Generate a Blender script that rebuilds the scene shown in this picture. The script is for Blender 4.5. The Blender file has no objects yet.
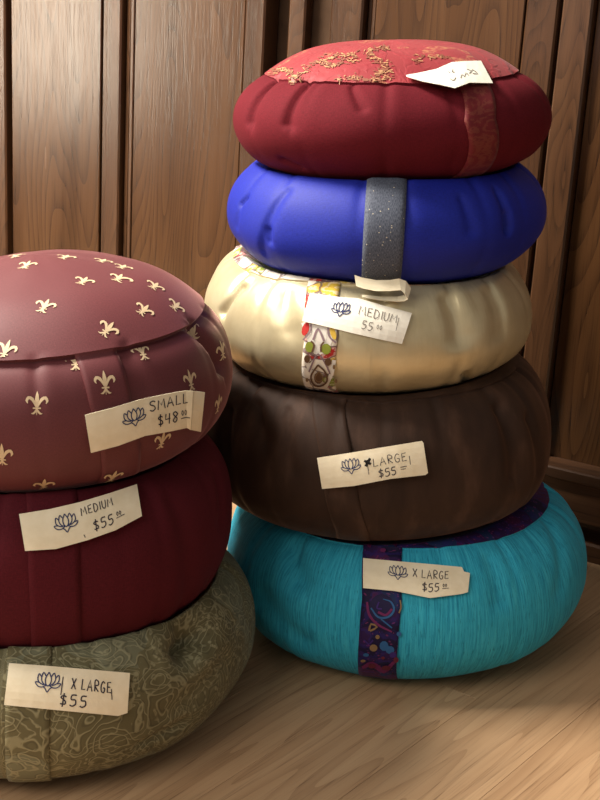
import bpy, math, random
import numpy as np
from mathutils import Matrix, Vector

random.seed(7)
rng = np.random.RandomState(11)
scene = bpy.context.scene
COL = scene.collection

# ------------------------------------------------------------------ camera
FPX = 1350.0                      # focal length in pixels of the 600 x 800 frame
PITCH, ROLL = math.radians(17.8), math.radians(2.2)
CAM = np.array([0.0, 0.0, 0.77])
FWD = np.array([0, math.cos(PITCH), -math.sin(PITCH)])
_u0 = np.array([0, math.sin(PITCH), math.cos(PITCH)])
_r0 = np.array([1.0, 0, 0])
RGT = _r0 * math.cos(ROLL) + _u0 * math.sin(ROLL)
UPV = -_r0 * math.sin(ROLL) + _u0 * math.cos(ROLL)
cam_data = bpy.data.cameras.new('camera')
cam = bpy.data.objects.new('camera', cam_data)
COL.objects.link(cam)
cam_data.sensor_fit = 'HORIZONTAL'
cam_data.sensor_width = 36.0
cam_data.lens = FPX * 36.0 / 600.0
cam_data.clip_start = 0.02
m = Matrix.Identity(4)
for i in range(3):
    m[i][0], m[i][1], m[i][2], m[i][3] = RGT[i], UPV[i], -FWD[i], CAM[i]
cam.matrix_world = m
scene.camera = cam

# ------------------------------------------------------------------ world, lamps, exposure
world = bpy.data.worlds.new('room_light')
scene.world = world
world.use_nodes = True
bg = world.node_tree.nodes['Background']
bg.inputs['Color'].default_value = (1.0, 0.93, 0.86, 1)
bg.inputs['Strength'].default_value = 0.21

def area_lamp(name, loc, target, sx, sy, power, color):
    d = bpy.data.lights.new(name, 'AREA')
    d.shape = 'RECTANGLE'; d.size = sx; d.size_y = sy
    d.energy = power; d.color = color
    o = bpy.data.objects.new(name, d)
    o.location = loc
    o.rotation_euler = (Vector(target) - Vector(loc)).to_track_quat('-Z', 'Y').to_euler()
    COL.objects.link(o)
    return o
area_lamp('ceiling_or_fill_lamp', (-1.15, 1.5, 1.85), (-0.2, 1.5, 0.3), 0.6, 0.5, 72, (1.0, 0.92, 0.81))
area_lamp('ceiling_or_fill_lamp', (-1.5, -0.3, 1.9), (0.0, 1.3, 0.3), 1.6, 1.2, 23, (1.0, 0.92, 0.81))  # unseen front fill added to brighten camera-facing sides, not a ceiling fixture
area_lamp('window_light', (-2.3, 1.56, 0.66), (0.0, 1.80, 0.60), 0.42, 0.6, 14, (1.0, 0.88, 0.70))

vs = scene.view_settings
vs.view_transform = 'Standard'
vs.look = 'None'
vs.gamma = 1.0
vs.use_curve_mapping = False
vs.exposure = 0.5

# ------------------------------------------------------------------ maths helpers
def project(P):
    d = np.asarray(P) - CAM
    z = d @ FWD
    return np.stack([300 + FPX * (d @ RGT) / z, 400 - FPX * (d @ UPV) / z], -1)
def ray(u, v):
    d = FWD + RGT * ((u - 300) / FPX) - UPV * ((v - 400) / FPX)
    return d / np.linalg.norm(d)
def srgb(r, g, b):
    f = lambda c: (c / 255 / 12.92) if c / 255 <= 0.04045 else ((c / 255 + 0.055) / 1.055) ** 2.4
    return (f(r), f(g), f(b), 1.0)

# ------------------------------------------------------------------ material helpers
class Mat:
    def __init__(self, name, rough=0.8, spec=0.3, sheen=0.0):
        self.m = bpy.data.materials.new(name)
        self.m.use_nodes = True
        self.t = self.m.node_tree
        self.b = self.t.nodes['Principled BSDF']
        self.b.inputs['Roughness'].default_value = rough
        self.b.inputs['Specular IOR Level'].default_value = spec
        if sheen:
            self.b.inputs['Sheen Weight'].default_value = sheen
            self.b.inputs['Sheen Roughness'].default_value = 0.4
    def n(self, kind, ins=None, **props):
        nd = self.t.nodes.new(kind)
        for k, v in props.items():
            setattr(nd, k, v)
        for k, v in (ins or {}).items():
            self.put(nd.inputs[k], v)
        return nd
    def put(self, sock, v):
        if isinstance(v, bpy.types.NodeSocket):
            self.t.links.new(v, sock)
        else:
            sock.default_value = v
    def math(self, op, a, b=0.0, c=0.0):
        nd = self.n('ShaderNodeMath', operation=op)
        self.put(nd.inputs[0], a); self.put(nd.inputs[1], b); self.put(nd.inputs[2], c)
        return nd.outputs[0]
    def mapping(self, src, scale=(1, 1, 1), loc=(0, 0, 0), rot=(0, 0, 0)):
        nd = self.n('ShaderNodeMapping', {'Vector': src, 'Scale': scale, 'Location': loc, 'Rotation': rot})
        return nd.outputs[0]
    def noise(self, vec, scale, detail=3.0, rough=0.55, dist=0.0):
        return self.n('ShaderNodeTexNoise', {'Vector': vec, 'Scale': scale, 'Detail': detail, 'Roughness': rough, 'Distortion': dist})
    def voro(self, vec, scale, feature='F1', rnd=1.0):
        return self.n('ShaderNodeTexVoronoi', {'Vector': vec, 'Scale': scale, 'Randomness': rnd}, feature=feature)
    def ramp(self, fac, stops, interp='LINEAR'):
        nd = self.n('ShaderNodeValToRGB', {'Fac': fac})
        cr = nd.color_ramp
        cr.interpolation = interp
        while len(cr.elements) < len(stops):
            cr.elements.new(0.5)
        for e, (p, c) in zip(cr.elements, stops):
            e.position = p; e.color = c
        return nd.outputs[0]
    def mix(self, fac, a, b, mode='MIX'):
        nd = self.n('ShaderNodeMix', data_type='RGBA', blend_type=mode)
        self.put(nd.inputs[0], fac); self.put(nd.inputs[6], a); self.put(nd.inputs[7], b)
        return nd.outputs[2]
    def color(self, v):
        self.put(self.b.inputs['Base Color'], v)
    def bump(self, h, strength=0.3, dist=0.002):
        nd = self.n('ShaderNodeBump', {'Height': h, 'Strength': strength, 'Distance': dist})
        self.t.links.new(nd.outputs[0], self.b.inputs['Normal'])
    def uv(self):
        return self.n('ShaderNodeTexCoord').outputs['UV']
    def obj(self):
        return self.n('ShaderNodeTexCoord').outputs['Object']

def weave(M, uv, scale=900, strength=0.15):
    w1 = M.n('ShaderNodeTexNoise', {'Vector': M.mapping(uv, (scale, scale * 0.25, 1)), 'Scale': 1.0, 'Detail': 2.0}).outputs[0]
    w2 = M.n('ShaderNodeTexNoise', {'Vector': M.mapping(uv, (scale * 0.25, scale, 1)), 'Scale': 1.0, 'Detail': 2.0}).outputs[0]
    h = M.math('ADD', w1, w2)
    M.bump(h, strength, 0.0008)
    return h

def plain_cloth(name, col, rough=0.85, spec=0.2, sheen=0.1, var=0.12, ws=900, wst=0.15):
    M = Mat(name, rough, spec, sheen)
    uv = M.uv()
    nz = M.noise(uv, 14, 4).outputs[0]
    h = weave(M, uv, ws, wst)
    dark = tuple(c * (1 - var) for c in col[:3]) + (1,)
    lite = tuple(min(1, c * (1 + var)) for c in col[:3]) + (1,)
    c = M.ramp(nz, [(0.3, dark), (0.7, lite)])
    c = M.mix(M.math('MULTIPLY', M.math('SUBTRACT', h, 0.6), 0.5), c, (0, 0, 0, 1))
    M.color(c)
    if sheen:
        M.b.inputs['Sheen Tint'].default_value = lite
    return M.m

def wood(name, base, dark, light, grain_scale=1.0, axis='Z', rough=0.38, spec=0.5, vary=0.12, ring_amt=0.5):
    """oak: long cathedral figure plus short dark pores along one axis"""
    M = Mat(name, rough, spec)
    o = M.obj()
    rnd = M.n('ShaderNodeObjectInfo').outputs['Random']
    off = M.n('ShaderNodeCombineXYZ', {'X': M.math('MULTIPLY', rnd, 13.0), 'Y': M.math('MULTIPLY', rnd, 7.0), 'Z': M.math('MULTIPLY', rnd, 29.0)}).outputs[0]
    v = M.n('ShaderNodeVectorMath', operation='ADD'); M.put(v.inputs[0], o); M.put(v.inputs[1], off)
    v = v.outputs[0]
    g = grain_scale
    sc = (9 * g, 9 * g, 1.3 * g) if axis == 'Z' else (0.7 * g, 9 * g, 9 * g)
    warp = M.noise(M.mapping(v, sc), 1.0, 1.5, 0.4)
    bands = M.math('FRACT', M.math('MULTIPLY', warp.outputs[0], 30.0 if axis == 'Z' else 20.0))
    ring = M.math('POWER', bands, 3.0)                                   # sharp on one side, soft on the other
    sp = (480 * g, 480 * g, 14 * g) if axis == 'Z' else (9 * g, 420 * g, 420 * g)
    pores = M.noise(M.mapping(v, sp), 1.0, 2, 0.6).outputs[0]
    pore_mask = M.n('ShaderNodeMapRange', {'Value': pores, 'From Min': 0.52, 'From Max': 0.70}).outputs[0]
    sb = (26 * g, 26 * g, 1.2 * g) if axis == 'Z' else (1.2 * g, 26 * g, 26 * g)
    streak = M.noise(M.mapping(v, sb), 1.0, 3, 0.6).outputs[0]
    c = M.ramp(streak, [(0.25, tuple(0.5 * (p + q) for p, q in zip(base, dark))), (0.5, base), (0.78, light)])
    c = M.mix(M.math('MULTIPLY', ring, ring_amt), c, dark)
    c = M.mix(M.math('MULTIPLY', pore_mask, M.math('ADD', 0.22, M.math('MULTIPLY', ring, 0.5))), c, tuple(x * 0.55 for x in dark[:3]) + (1,))
    tone = M.math('ADD', 1.0 - vary, M.math('MULTIPLY', rnd, 2 * vary))
    hsv = M.n('ShaderNodeHueSaturation', {'Color': c, 'Value': tone})
    M.color(hsv.outputs[0])
    rr = M.math('ADD', rough - 0.05, M.math('MULTIPLY', streak, 0.12))
    M.put(M.b.inputs['Roughness'], rr)
    M.bump(M.math('SUBTRACT', 1.0, pore_mask), 0.12, 0.0006)
    return M.m

# ------------------------------------------------------------------ object helpers
def mesh_obj(name, verts, faces, mat, parent=None, smooth=True, uvs=None):
    me = bpy.data.meshes.new(name)
    me.from_pydata([tuple(map(float, v)) for v in verts], [], [tuple(map(int, f)) for f in faces])
    if uvs is not None:
        lay = me.uv_layers.new(name='UVMap')
        idx = np.empty(len(me.loops), dtype=np.int32)
        me.loops.foreach_get('vertex_index', idx)
        lay.data.foreach_set('uv', np.asarray(uvs, dtype=np.float32)[idx].ravel())
    me.polygons.foreach_set('use_smooth', [smooth] * len(me.polygons))
    me.materials.append(mat)
    me.update()
    o = bpy.data.objects.new(name, me)
    COL.objects.link(o)
    if parent is not None:
        o.parent = parent
    return o
def tag(o, label=None, cat=None, group=None, kind=None):
    for k, v in (('label', label), ('category', cat), ('group', group), ('kind', kind)):
        if v:
            o[k] = v
    return o
def box_mesh(x0, x1, y0, y1, z0, z1, b=0.0):
    """bevelled box: edges chamfered by b"""
    if b <= 0:
        v = [(x, y, z) for x in (x0, x1) for y in (y0, y1) for z in (z0, z1)]
        f = [(0, 1, 3, 2), (4, 6, 7, 5), (0, 4, 5, 1), (2, 3, 7, 6), (0, 2, 6, 4), (1, 5, 7, 3)]
        return v, f
    import bmesh
    bm = bmesh.new()
    vs_ = [bm.verts.new((x, y, z)) for x in (x0, x1) for y in (y0, y1) for z in (z0, z1)]
    for q in [(0, 1, 3, 2), (4, 6, 7, 5), (0, 4, 5, 1), (2, 3, 7, 6), (0, 2, 6, 4), (1, 5, 7, 3)]:
        bm.faces.new([vs_[i] for i in q])
    bmesh.ops.recalc_face_normals(bm, faces=bm.faces)
    bmesh.ops.bevel(bm, geom=list(bm.edges), offset=b, segments=1, affect='EDGES')
    bm.verts.index_update()
    v = [tuple(q.co) for q in bm.verts]
    f = [[q.index for q in fc.verts] for fc in bm.faces]
    bm.free()
    return v, f

# ------------------------------------------------------------------ setting: materials
oak_dark = wood('dark_stained_oak', srgb(74, 48, 27), srgb(41, 25, 14), srgb(86, 58, 34), 1.0, 'Z', 0.24, 0.5, 0.08, 0.55)
oak_trim = wood('dark_stained_oak_trim', srgb(73, 48, 30), srgb(42, 27, 17), srgb(86, 59, 38), 1.6, 'Z', 0.28, 0.5, 0.10)
oak_rail = wood('dark_stained_oak_rail', srgb(84, 56, 36), srgb(52, 34, 22), srgb(100, 70, 46), 1.6, 'X', 0.55, 0.3, 0.08)
floor_wood = wood('light_oak_laminate', srgb(184, 149, 113), srgb(144, 108, 76), srgb(196, 163, 127), 1.3, 'X', 0.45, 0.4, 0.06, 0.42)
M = Mat('dark_recess', 0.9, 0.1)
M.color(M.ramp(M.noise(M.obj(), 30, 3).outputs[0], [(0.3, srgb(58, 43, 32)), (0.7, srgb(74, 56, 42))]))
recess_mat = M.m
M = Mat('floor_underlay', 0.9, 0.1)
M.color(M.ramp(M.noise(M.obj(), 20, 3).outputs[0], [(0.3, srgb(124, 92, 64)), (0.7, srgb(140, 106, 76))]))
underlay_mat = M.m

# ------------------------------------------------------------------ setting: floor of laminate planks
v, f = box_mesh(-3.2, 2.8, -1.2, 3.6, -0.06, -0.008)
floor = mesh_obj('floor', v, f, underlay_mat, smooth=False)
tag(floor, 'light oak laminate floor laid in diagonal planks', kind='structure')
PD = math.radians(52)
pd, pn = np.array([math.cos(PD), math.sin(PD)]), np.array([math.sin(PD), -math.cos(PD)])
PW = 0.103
off0 = 0.076 * pn[0] + 1.162 * pn[1]
plank_cache = {}
for k in range(-16, 17):
    c = off0 + (k + 0.5) * PW
    s = -0.4 + (0.37 * k) % 0.9 - 0.9 if k != 0 else -0.35
    while s < 3.2:
        L = [0.9, 0.72, 1.05][(k + int(s * 3)) % 3]
        cx, cy = pd * (s + L / 2) + pn * c
        if -1.5 < cx < 1.7 and 0.3 < cy < 2.6:
            if L not in plank_cache:
                v, f = box_mesh(-L / 2 + 0.0001, L / 2 - 0.0001, -PW / 2 + 0.0001, PW / 2 - 0.0001, -0.008, 0.0, 0.0003)
                o = mesh_obj('plank', v, f, floor_wood, floor, smooth=False)
                plank_cache[L] = o.data
            else:
                o = bpy.data.objects.new('plank', plank_cache[L])
                COL.objects.link(o); o.parent = floor
            o.location = (cx, cy, 0)
            o.rotation_euler = (0, 0, PD)
        s += L

# ------------------------------------------------------------------ setting: oak panelled wall
WA = math.radians(30)
WB = np.array([0.402, 1.732, 0.0])                      # foot of the wall beside the right stack
LEAN = math.radians(1.2)
wm = Matrix.Translation(Vector(WB)) @ Matrix.Rotation(LEAN, 4, 'Y') @ Matrix.Rotation(-WA, 4, 'Z')
WS, WN, WZ = [np.array(wm.to_3x3().col[i]) for i in range(3)]
def wall_s(u, vv, depth=0.0):
    d = ray(u, vv)
    t = ((WB + WN * depth - CAM) @ WN) / (d @ WN)
    q = CAM + d * t - WB
    return q @ WS, q @ WZ
ZT = 1.5
v, f = box_mesh(-3.0, 1.5, 0.045, 0.07, -0.03, ZT)
wall = mesh_obj('wall_back', v, f, recess_mat, smooth=False)
wall.matrix_world = wm
tag(wall, 'dark stained oak panelling with tall raised doors behind the cushion stacks', kind='structure')
def wall_piece(name, s0, s1, n0, n1, z0, z1, mat, b=0.002):
    cx, cz = (s0 + s1) / 2, (z0 + z1) / 2
    v, f = box_mesh(s0 - cx, s1 - cx, n0, n1, z0 - cz, z1 - cz, b)
    o = mesh_obj(name, v, f, mat, wall, smooth=False)
    o.location = (cx, 0, cz)
    return o
X = lambda u, y=20: wall_s(u, y)[0]
Z0 = wall_s(570, 463)[1]                                 # top of the sill
# doors, read from left to right along the wall: (kind, from, to, recess)
for kind, a, b, n0 in [('panel', X(-120), X(-20), 0.012), ('stile', X(-19), X(4.5), 0.0), ('panel', X(7), X(97), 0.010), ('bead', X(98), X(105), 0.013), ('bead', X(4.8), X(6.7), 0.014),
                       ('stile', X(106), X(121), 0.0), ('bead', X(122), X(126), 0.012), ('bead', X(127.5), X(131), 0.008), ('panel', X(132), X(242), 0.008),
                       ('stile', X(243.2), X(263), 0.004), ('stile', X(280), X(297), 0.022),
                       ('stile', X(330), X(362), 0.0), ('bead', X(363), X(367), 0.014), ('bead', X(368), X(372), 0.010), ('panel', X(372.5), X(521), 0.008),
                       ('stile', X(523), X(555), 0.006), ('bead', X(555.3), X(561), 0.020), ('stile', X(562), X(592), -0.004), ('panel', X(593), X(720), 0.012)]:
    zb = Z0 - 0.001
    wall_piece(kind, a, b, n0, 0.044, zb, ZT, oak_dark if kind == 'panel' else oak_trim, 0.0025 if kind == 'stile' else 0.0012)
zb = Z0 - 0.001
for s0, d_ in ((X(-122), -1), (X(722), 1)):              # the same doors carry on out of the picture
    for q in range(4 if d_ < 0 else 2):
        for kind, w_, n0 in (('stile', 0.045, 0.0), ('bead', 0.012, 0.014), ('panel', 0.26, 0.010), ('stile', 0.045, 0.0)):
            a_, b_ = sorted((s0, s0 + d_ * w_))
            wall_piece(kind, a_ + 0.001, b_ - 0.001, n0, 0.044, zb, ZT, oak_dark if kind == 'panel' else oak_trim, 0.002)
            s0 += d_ * w_
# lower woodwork: sill that catches the light, bottom rail, shadow recess, base
s_l, s_r = -3.0, 1.5
wall_piece('sill', s_l, s_r, -0.030, 0.044, Z0 - 0.016, Z0, oak_rail, 0.002)
wall_piece('bottom_rail', s_l, s_r, -0.020, 0.044, Z0 - 0.075, Z0 - 0.0165, oak_rail, 0.002)
v, f = box_mesh((s_l - s_r) / 2, (s_r - s_l) / 2, -0.012, 0.044, -0.06, Z0 - 0.105, 0.003)
bb = mesh_obj('baseboard', v, f, oak_rail, wall, smooth=False)
bb.location = ((s_l + s_r) / 2, 0, 0)

# ------------------------------------------------------------------ cushions: a parametric zafu
class Cushion:
    """t 0..1 top panel (centre to seam), 1..2 side panel, 2..3 bottom panel"""
    def __init__(s, X, Y, z0, R, H, k=0.55, n=2.2, eq=0.5, ft=52, fb=-58, dome=0.0, tilt=(0, 0), seed=0, lump=0.002,
                 squash=1.0, npleat=18, pleat=0.0025, cap_pow=2.0, tuck=0.002):
        s.X, s.Y, s.z0, s.R, s.H, s.k, s.n_, s.eq = X, Y, z0, R, H, k, n, eq
        s.ft, s.fb, s.dome, s.tilt, s.lump, s.npleat, s.pleat = math.radians(ft), math.radians(fb), dome, tilt, lump, npleat, pleat
        s.cap_pow = cap_pow
        s.creases = []
        s.over = None
        s.tuck = tuck
        r_ = np.random.RandomState(seed)
        s.ph = r_.rand(8) * 6.28
        s.pj = (np.arange(npleat) + r_.rand(npleat) * 0.5) / npleat * 2 * math.pi
        s.pd = 0.5 + r_.rand(npleat)
        s.rot = np.array((Matrix.Rotation(tilt[1], 3, 'Y') @ Matrix.Rotation(tilt[0], 3, 'X')))
        s.rs = s._edge(s.ft)[0]; s.rb = s._edge(s.fb)[0]
        s.Lg = H * 1.35
        s.grid = None
    def _edge(s, ph):
        c, si = np.cos(ph), np.sin(ph)
        e = 2 / s.n_
        r = s.R * s.k + s.R * (1 - s.k) * np.abs(c) ** e
        hz = np.where(si > 0, s.H * (1 - s.eq), s.H * s.eq)
        z = s.H * s.eq + hz * np.sign(si) * np.abs(si) ** e
        return r, z
    def profile(s, t):
        t = np.asarray(t, float)
        ph = np.where(t <= 1, s.ft, np.where(t < 2, s.ft + (s.fb - s.ft) * (t - 1), s.fb))
        # top cap: first part of the cap walks the edge curve to the flat, the rest is the flat
        a = 0.35
        tc = np.clip(1 - t, 0, 1)
        ph = np.where(t < 1, s.ft + (math.pi / 2 - s.ft) * np.clip(tc / a, 0, 1), ph)
        tb = np.clip(t - 2, 0, 1)
        ph = np.where(t > 2, s.fb + (-math.pi / 2 - s.fb) * np.clip(tb / a, 0, 1), ph)
        r, z = s._edge(ph)
        flat = np.clip((tc - a) / (1 - a), 0, 1) + np.clip((tb - a) / (1 - a), 0, 1)
        r = r * (1 - flat)
        z = z + np.where(t < 1, s.dome * (1 - np.clip(r / s.rs, 0, 1) ** s.cap_pow), 0)
        return r, z
    def disp(s, th, t):
        w = np.sin(np.clip(t / 3, 0, 1) * math.pi)
        d = s.lump * w * (np.sin(2 * th + s.ph[0]) + 0.7 * np.sin(3 * th + s.ph[1] + 2 * t) + 0.5 * np.sin(5 * th + s.ph[2] - 3 * t) + 0.3 * np.sin(9 * th + s.ph[3] + 4 * t))
        # seams pull in
        # top panel's edge stands proud of the side sewn under it
        d = d + np.where(t <= 1.0005, 0.4 * s.tuck * np.exp(-((1 - t) / 0.06)), -s.tuck * np.exp(-(t - 1) / 0.07))
        d = d - 0.0022 * np.exp(-((t - 2) / 0.05) ** 2)
        # gathered pleats radiating from both seams
        top = np.clip(1 - (t - 1) / 0.55, 0, 1) * np.clip((t - 0.97) / 0.05, 0, 1)
        bot = np.clip(1 - (2 - t) / 0.5, 0, 1) * np.clip((2.05 - t) / 0.05, 0, 1)
        for a, q in zip(s.pj, s.pd):
            x = np.angle(np.exp(1j * (th - a))) * s.R
            g = np.exp(-(x / 0.006) ** 2) - 0.5 * np.exp(-((x - 0.013) / 0.010) ** 2)
            d = d - s.pleat * q * g * (top + bot)
        for (th0, t0, th1, t1, dep, w1, w2, asym) in s.creases:
            x = np.angle(np.exp(1j * (th - th0))) * s.R
            y = (t - t0) * s.Lg
            bx, by = np.angle(np.exp(1j * (th1 - th0))) * s.R, (t1 - t0) * s.Lg
            L2 = bx * bx + by * by + 1e-9
            h = np.clip((x * bx + y * by) / L2, 0, 1)
            dx, dy = x - h * bx, y - h * by
            side = (x * by - y * bx) / math.sqrt(L2)
            w_ = w1 + (w2 - w1) * h
            w_ = np.where(side * asym > 0, w_ * (1 + abs(asym)), w_)
            d = d - dep * np.exp(-(dx * dx + dy * dy) / (w_ * w_))
        return d * np.clip((2.0 - t) / 0.2, 0, 1)
    def pos(s, th, t, off=0.0, raw=False):
        th, t = np.broadcast_arrays(np.asarray(th, float), np.asarray(t, float))
        r, z = s.profile(t)
        e = 0.01
        r1, z1 = s.profile(np.clip(t - e, 0, 3)); r2, z2 = s.profile(np.clip(t + e, 0, 3))
        dr, dz = r2 - r1, z2 - z1
        L = np.sqrt(dr * dr + dz * dz) + 1e-12
        nr, nz = -dz / L, dr / L
        flat = (r < 1e-5)
        nr = np.where(flat, 0, nr); nz = np.where(flat, np.where(t < 1.5, 1, -1), nz)
        d = off + (0 if raw else s.disp(th, t))
        r = np.maximum(r + nr * d, 0); z = z + nz * d
        P = np.stack([r * np.cos(th), r * np.sin(th), z - s.H / 2], -1)
        P = P @ s.rot.T
        P = P + np.array([s.X, s.Y, s.z0 + s.H / 2])
        P[..., 2] = np.maximum(P[..., 2], 0.001)         # the floor
        if s.over is not None and not raw:               # the cushion above presses into this one
            zb = s.over.under(P)
            P[..., 2] = np.where(t < 1.7, np.minimum(P[..., 2], zb - 0.005 + np.clip(off, -0.001, 0.001)), P[..., 2])
        return P
    def under(s, P):
        """height of this cushion's underside above a point"""
        ax = s.rot[:, 2]
        c0 = np.array([s.X, s.Y, s.z0 + s.H / 2])
        q = P - c0
        rho = np.hypot(q[..., 0], q[..., 1])
        x = np.clip((rho - s.R * s.k) / (s.R * (1 - s.k)), 0, 1)
        zl = s.H * s.eq * (1 - (1 - x ** s.n_) ** (1 / s.n_)) - s.H / 2
        z = c0[2] + zl - (q[..., 0] * ax[0] + q[..., 1] * ax[1]) / ax[2]
        return np.where(rho < s.R + 0.007, z, 1e3)
    def hit(s, u, v, off=0.0, raw=False):
        """(theta, t) of the surface point seen at an image position"""
        if s.grid is None or s.grid[0] != raw:
            th = np.linspace(-math.pi, 0.4, 260); t = np.linspace(0.0, 2.3, 200)
            T, Q = np.meshgrid(th, t, indexing='ij')
            P = s.pos(T, Q, 0, raw)
            a = np.zeros_like(P); b = np.zeros_like(P)
            a[1:-1] = P[2:] - P[:-2]; b[:, 1:-1] = P[:, 2:] - P[:, :-2]
            N = np.cross(b, a)
            face = np.einsum('ijk,ijk->ij', N, CAM - P) > 0
            s.grid = (raw, T, Q, project(P), face)
        _, T, Q, pr, face = s.grid
        d = (pr[..., 0] - u) ** 2 + (pr[..., 1] - v) ** 2 + np.where(face, 0, 4e3)
        i = np.argmin(d)
        th, t = T.flat[i], Q.flat[i]
        for _ in range(4):
            p0 = project(s.pos(th, t, off, raw)); e = 1e-3
            J = np.stack([(project(s.pos(th + e, t, off, raw)) - p0) / e, (project(s.pos(th, t + e, off, raw)) - p0) / e], -1)
            if abs(np.linalg.det(J)) < 1e3:
                break
            st = np.linalg.solve(J, np.array([u, v]) - p0)
            st = np.clip(st, -0.03, 0.03)
            th, t = th + st[0], float(np.clip(t + st[1], 0, 2.6))
        return th, t
    def crease(s, p0, p1, depth, w1=0.006, w2=0.006, asym=0.0):
        a = s.hit(*p0, raw=True); b = s.hit(*p1, raw=True)
        s.creases.append((a[0], a[1], b[0], b[1], depth, w1, w2, asym))
    def build(s, name, side_mat, top_mat, label, group, bottom_mat=None):
        s.grid = None
        root = bpy.data.objects.new(name, None)
        root.empty_display_size = 0.05
        root.location = (s.X, s.Y, s.z0)
        COL.objects.link(root)
        tag(root, label, 'cushion', group)
        s.root = root
        NT = 400
        th = np.linspace(0, 2 * math.pi, NT, endpoint=False)
        def sheet(nm, ts, mat, planar):
            T, Q = np.meshgrid(th, ts)
            P = s.pos(T, Q).reshape(-1, 3) - np.array(root.location)
            n = len(ts)
            F = []
            for i in range(n - 1):
                a = i * NT + np.arange(NT); b = i * NT + (np.arange(NT) + 1) % NT
                F.append(np.stack([a, a + NT, b + NT, b], -1))
            F = np.concatenate(F)
            if planar:
                uv = P[:, :2]
            else:
                uv = np.stack([((T + math.pi / 2) % (2 * math.pi) - math.pi) * s.R, (2 - Q) * s.Lg], -1).reshape(-1, 2)
            return mesh_obj(nm, P, F, mat, root, uvs=uv)
        s.top = sheet('top_panel', np.concatenate([[0.002], np.linspace(0.03, 0.93, 26), np.linspace(0.95, 1, 6)]), top_mat, True)
        s.side = sheet('side_panel', np.concatenate([[1.0, 1.001], np.linspace(1.006, 1.06, 6), np.linspace(1.08, 1.92, 52), np.linspace(1.94, 2, 6)]), side_mat, False)
        s.bot = sheet('bottom_panel', np.concatenate([np.linspace(2, 2.93, 20), [2.998]]), bottom_mat or side_mat, True)
        return root
    def local(s, P):
        return np.asarray(P) - np.array(s.root.location)

def strap(c, mat, centre, width, t0=1.0, t1=2.0, thick=0.0022, name='carry_strap'):
    """cloth handle sewn down the side panel; centre: list of image points down its middle line"""
    pts = [c.hit(*p) for p in centre]
    tt = np.array([p[1] for p in pts]); hh = np.array([p[0] for p in pts])
    o_ = np.argsort(tt); tt, hh = tt[o_], hh[o_]
    ts = np.linspace(t0, t1, 44)
    hs = np.interp(ts, tt, hh)
    NX = 9
    V, UV = [], []
    for j, (t, h) in enumerate(zip(ts, hs)):
        r = max(c.profile(t)[0], 0.02)
        end = min(1.0, min(j, len(ts) - 1 - j) / 1.5)
        xs = np.concatenate([[-1], np.linspace(-1, 1, NX), [1]])
        offs = np.array([-0.002] + [thick * (0.8 if k in (0, NX - 1) else 1.0) * max(end, 0.3) for k in range(NX)] + [-0.002])
        P = c.pos(h + xs * width / 2 / r, np.full(len(xs), t), offs)
        V.append(P); UV.append(np.stack([xs * width / 2, np.full(len(xs), -t * c.Lg)], -1))
    V = np.array(V); n, mcol = V.shape[:2]
    F = [(i * mcol + k, (i + 1) * mcol + k, (i + 1) * mcol + k + 1, i * mcol + k + 1) for i in range(n - 1) for k in range(mcol - 1)]
    return mesh_obj(name, c.local(V.reshape(-1, 3)), F, mat, c.root, uvs=np.array(UV).reshape(-1, 2))

# ---- ribbons: a stroke with a varying width, as a flat strip of quads in some 2-D space
def ribbon2d(pts, widths, sub=1):
    pts = np.asarray(pts, float)
    if np.isscalar(widths):
        widths = [widths] * len(pts)
    widths = np.asarray(widths, float)
    if sub > 1 and len(pts) > 2:                      # Catmull-Rom refinement
        P = np.vstack([2 * pts[0] - pts[1], pts, 2 * pts[-1] - pts[-2]])
        q, w = [], []
        for i in range(1, len(P) - 2):
            for k in range(sub):
                x = k / sub
                q.append(0.5 * ((2 * P[i]) + (-P[i - 1] + P[i + 1]) * x + (2 * P[i - 1] - 5 * P[i] + 4 * P[i + 1] - P[i + 2]) * x * x + (-P[i - 1] + 3 * P[i] - 3 * P[i + 1] + P[i + 2]) * x ** 3))
                w.append(widths[i - 1] * (1 - x) + widths[i] * x)
        q.append(pts[-1]); w.append(widths[-1])
        pts, widths = np.array(q), np.array(w)
    elif sub > 1:
        x = np.linspace(0, 1, sub + 1)[:, None]
        pts = pts[0] * (1 - x) + pts[1] * x
        widths = widths[0] * (1 - x[:, 0]) + widths[1] * x[:, 0]
    T = np.gradient(pts, axis=0)
    T /= np.linalg.norm(T, axis=1)[:, None] + 1e-12
    N = np.stack([-T[:, 1], T[:, 0]], -1)
    A, B = pts + N * widths[:, None] / 2, pts - N * widths[:, None] / 2
    V = np.empty((2 * len(pts), 2)); V[0::2] = A; V[1::2] = B
    F = [(2 * i, 2 * i + 1, 2 * i + 3, 2 * i + 2) for i in range(len(pts) - 1)]
    return V, F
def blob2d(cx, cy, rx, ry=None, n=10, rot=0.0):
    ry = ry or rx
    a = np.linspace(0, 2 * math.pi, n, endpoint=False)
    x, y = rx * np.cos(a), ry * np.sin(a)
    V = np.stack([cx + x * math.cos(rot) - y * math.sin(rot), cy + x * math.sin(rot) + y * math.cos(rot)], -1)
    return np.vstack([[cx, cy], V]), [(0, 1 + i, 1 + (i + 1) % n) for i in range(n)]
def join2d(parts):
    V, F, o = [], [], 0
    for v, f in parts:
        V.append(v); F += [tuple(i + o for i in q) for q in f]; o += len(v)
    return np.vstack(V), F
def print_on(c, parent, name, parts, mat, off):
    """flat print: shapes given in image positions, laid on the cushion's own surface"""
    V, F = join2d(parts)
    P = []
    for u, v in V:
        th, t = c.hit(u, v, off)
        P.append(c.pos(th, t, off))
    return mesh_obj(name, c.local(P), F, mat, parent)

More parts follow.
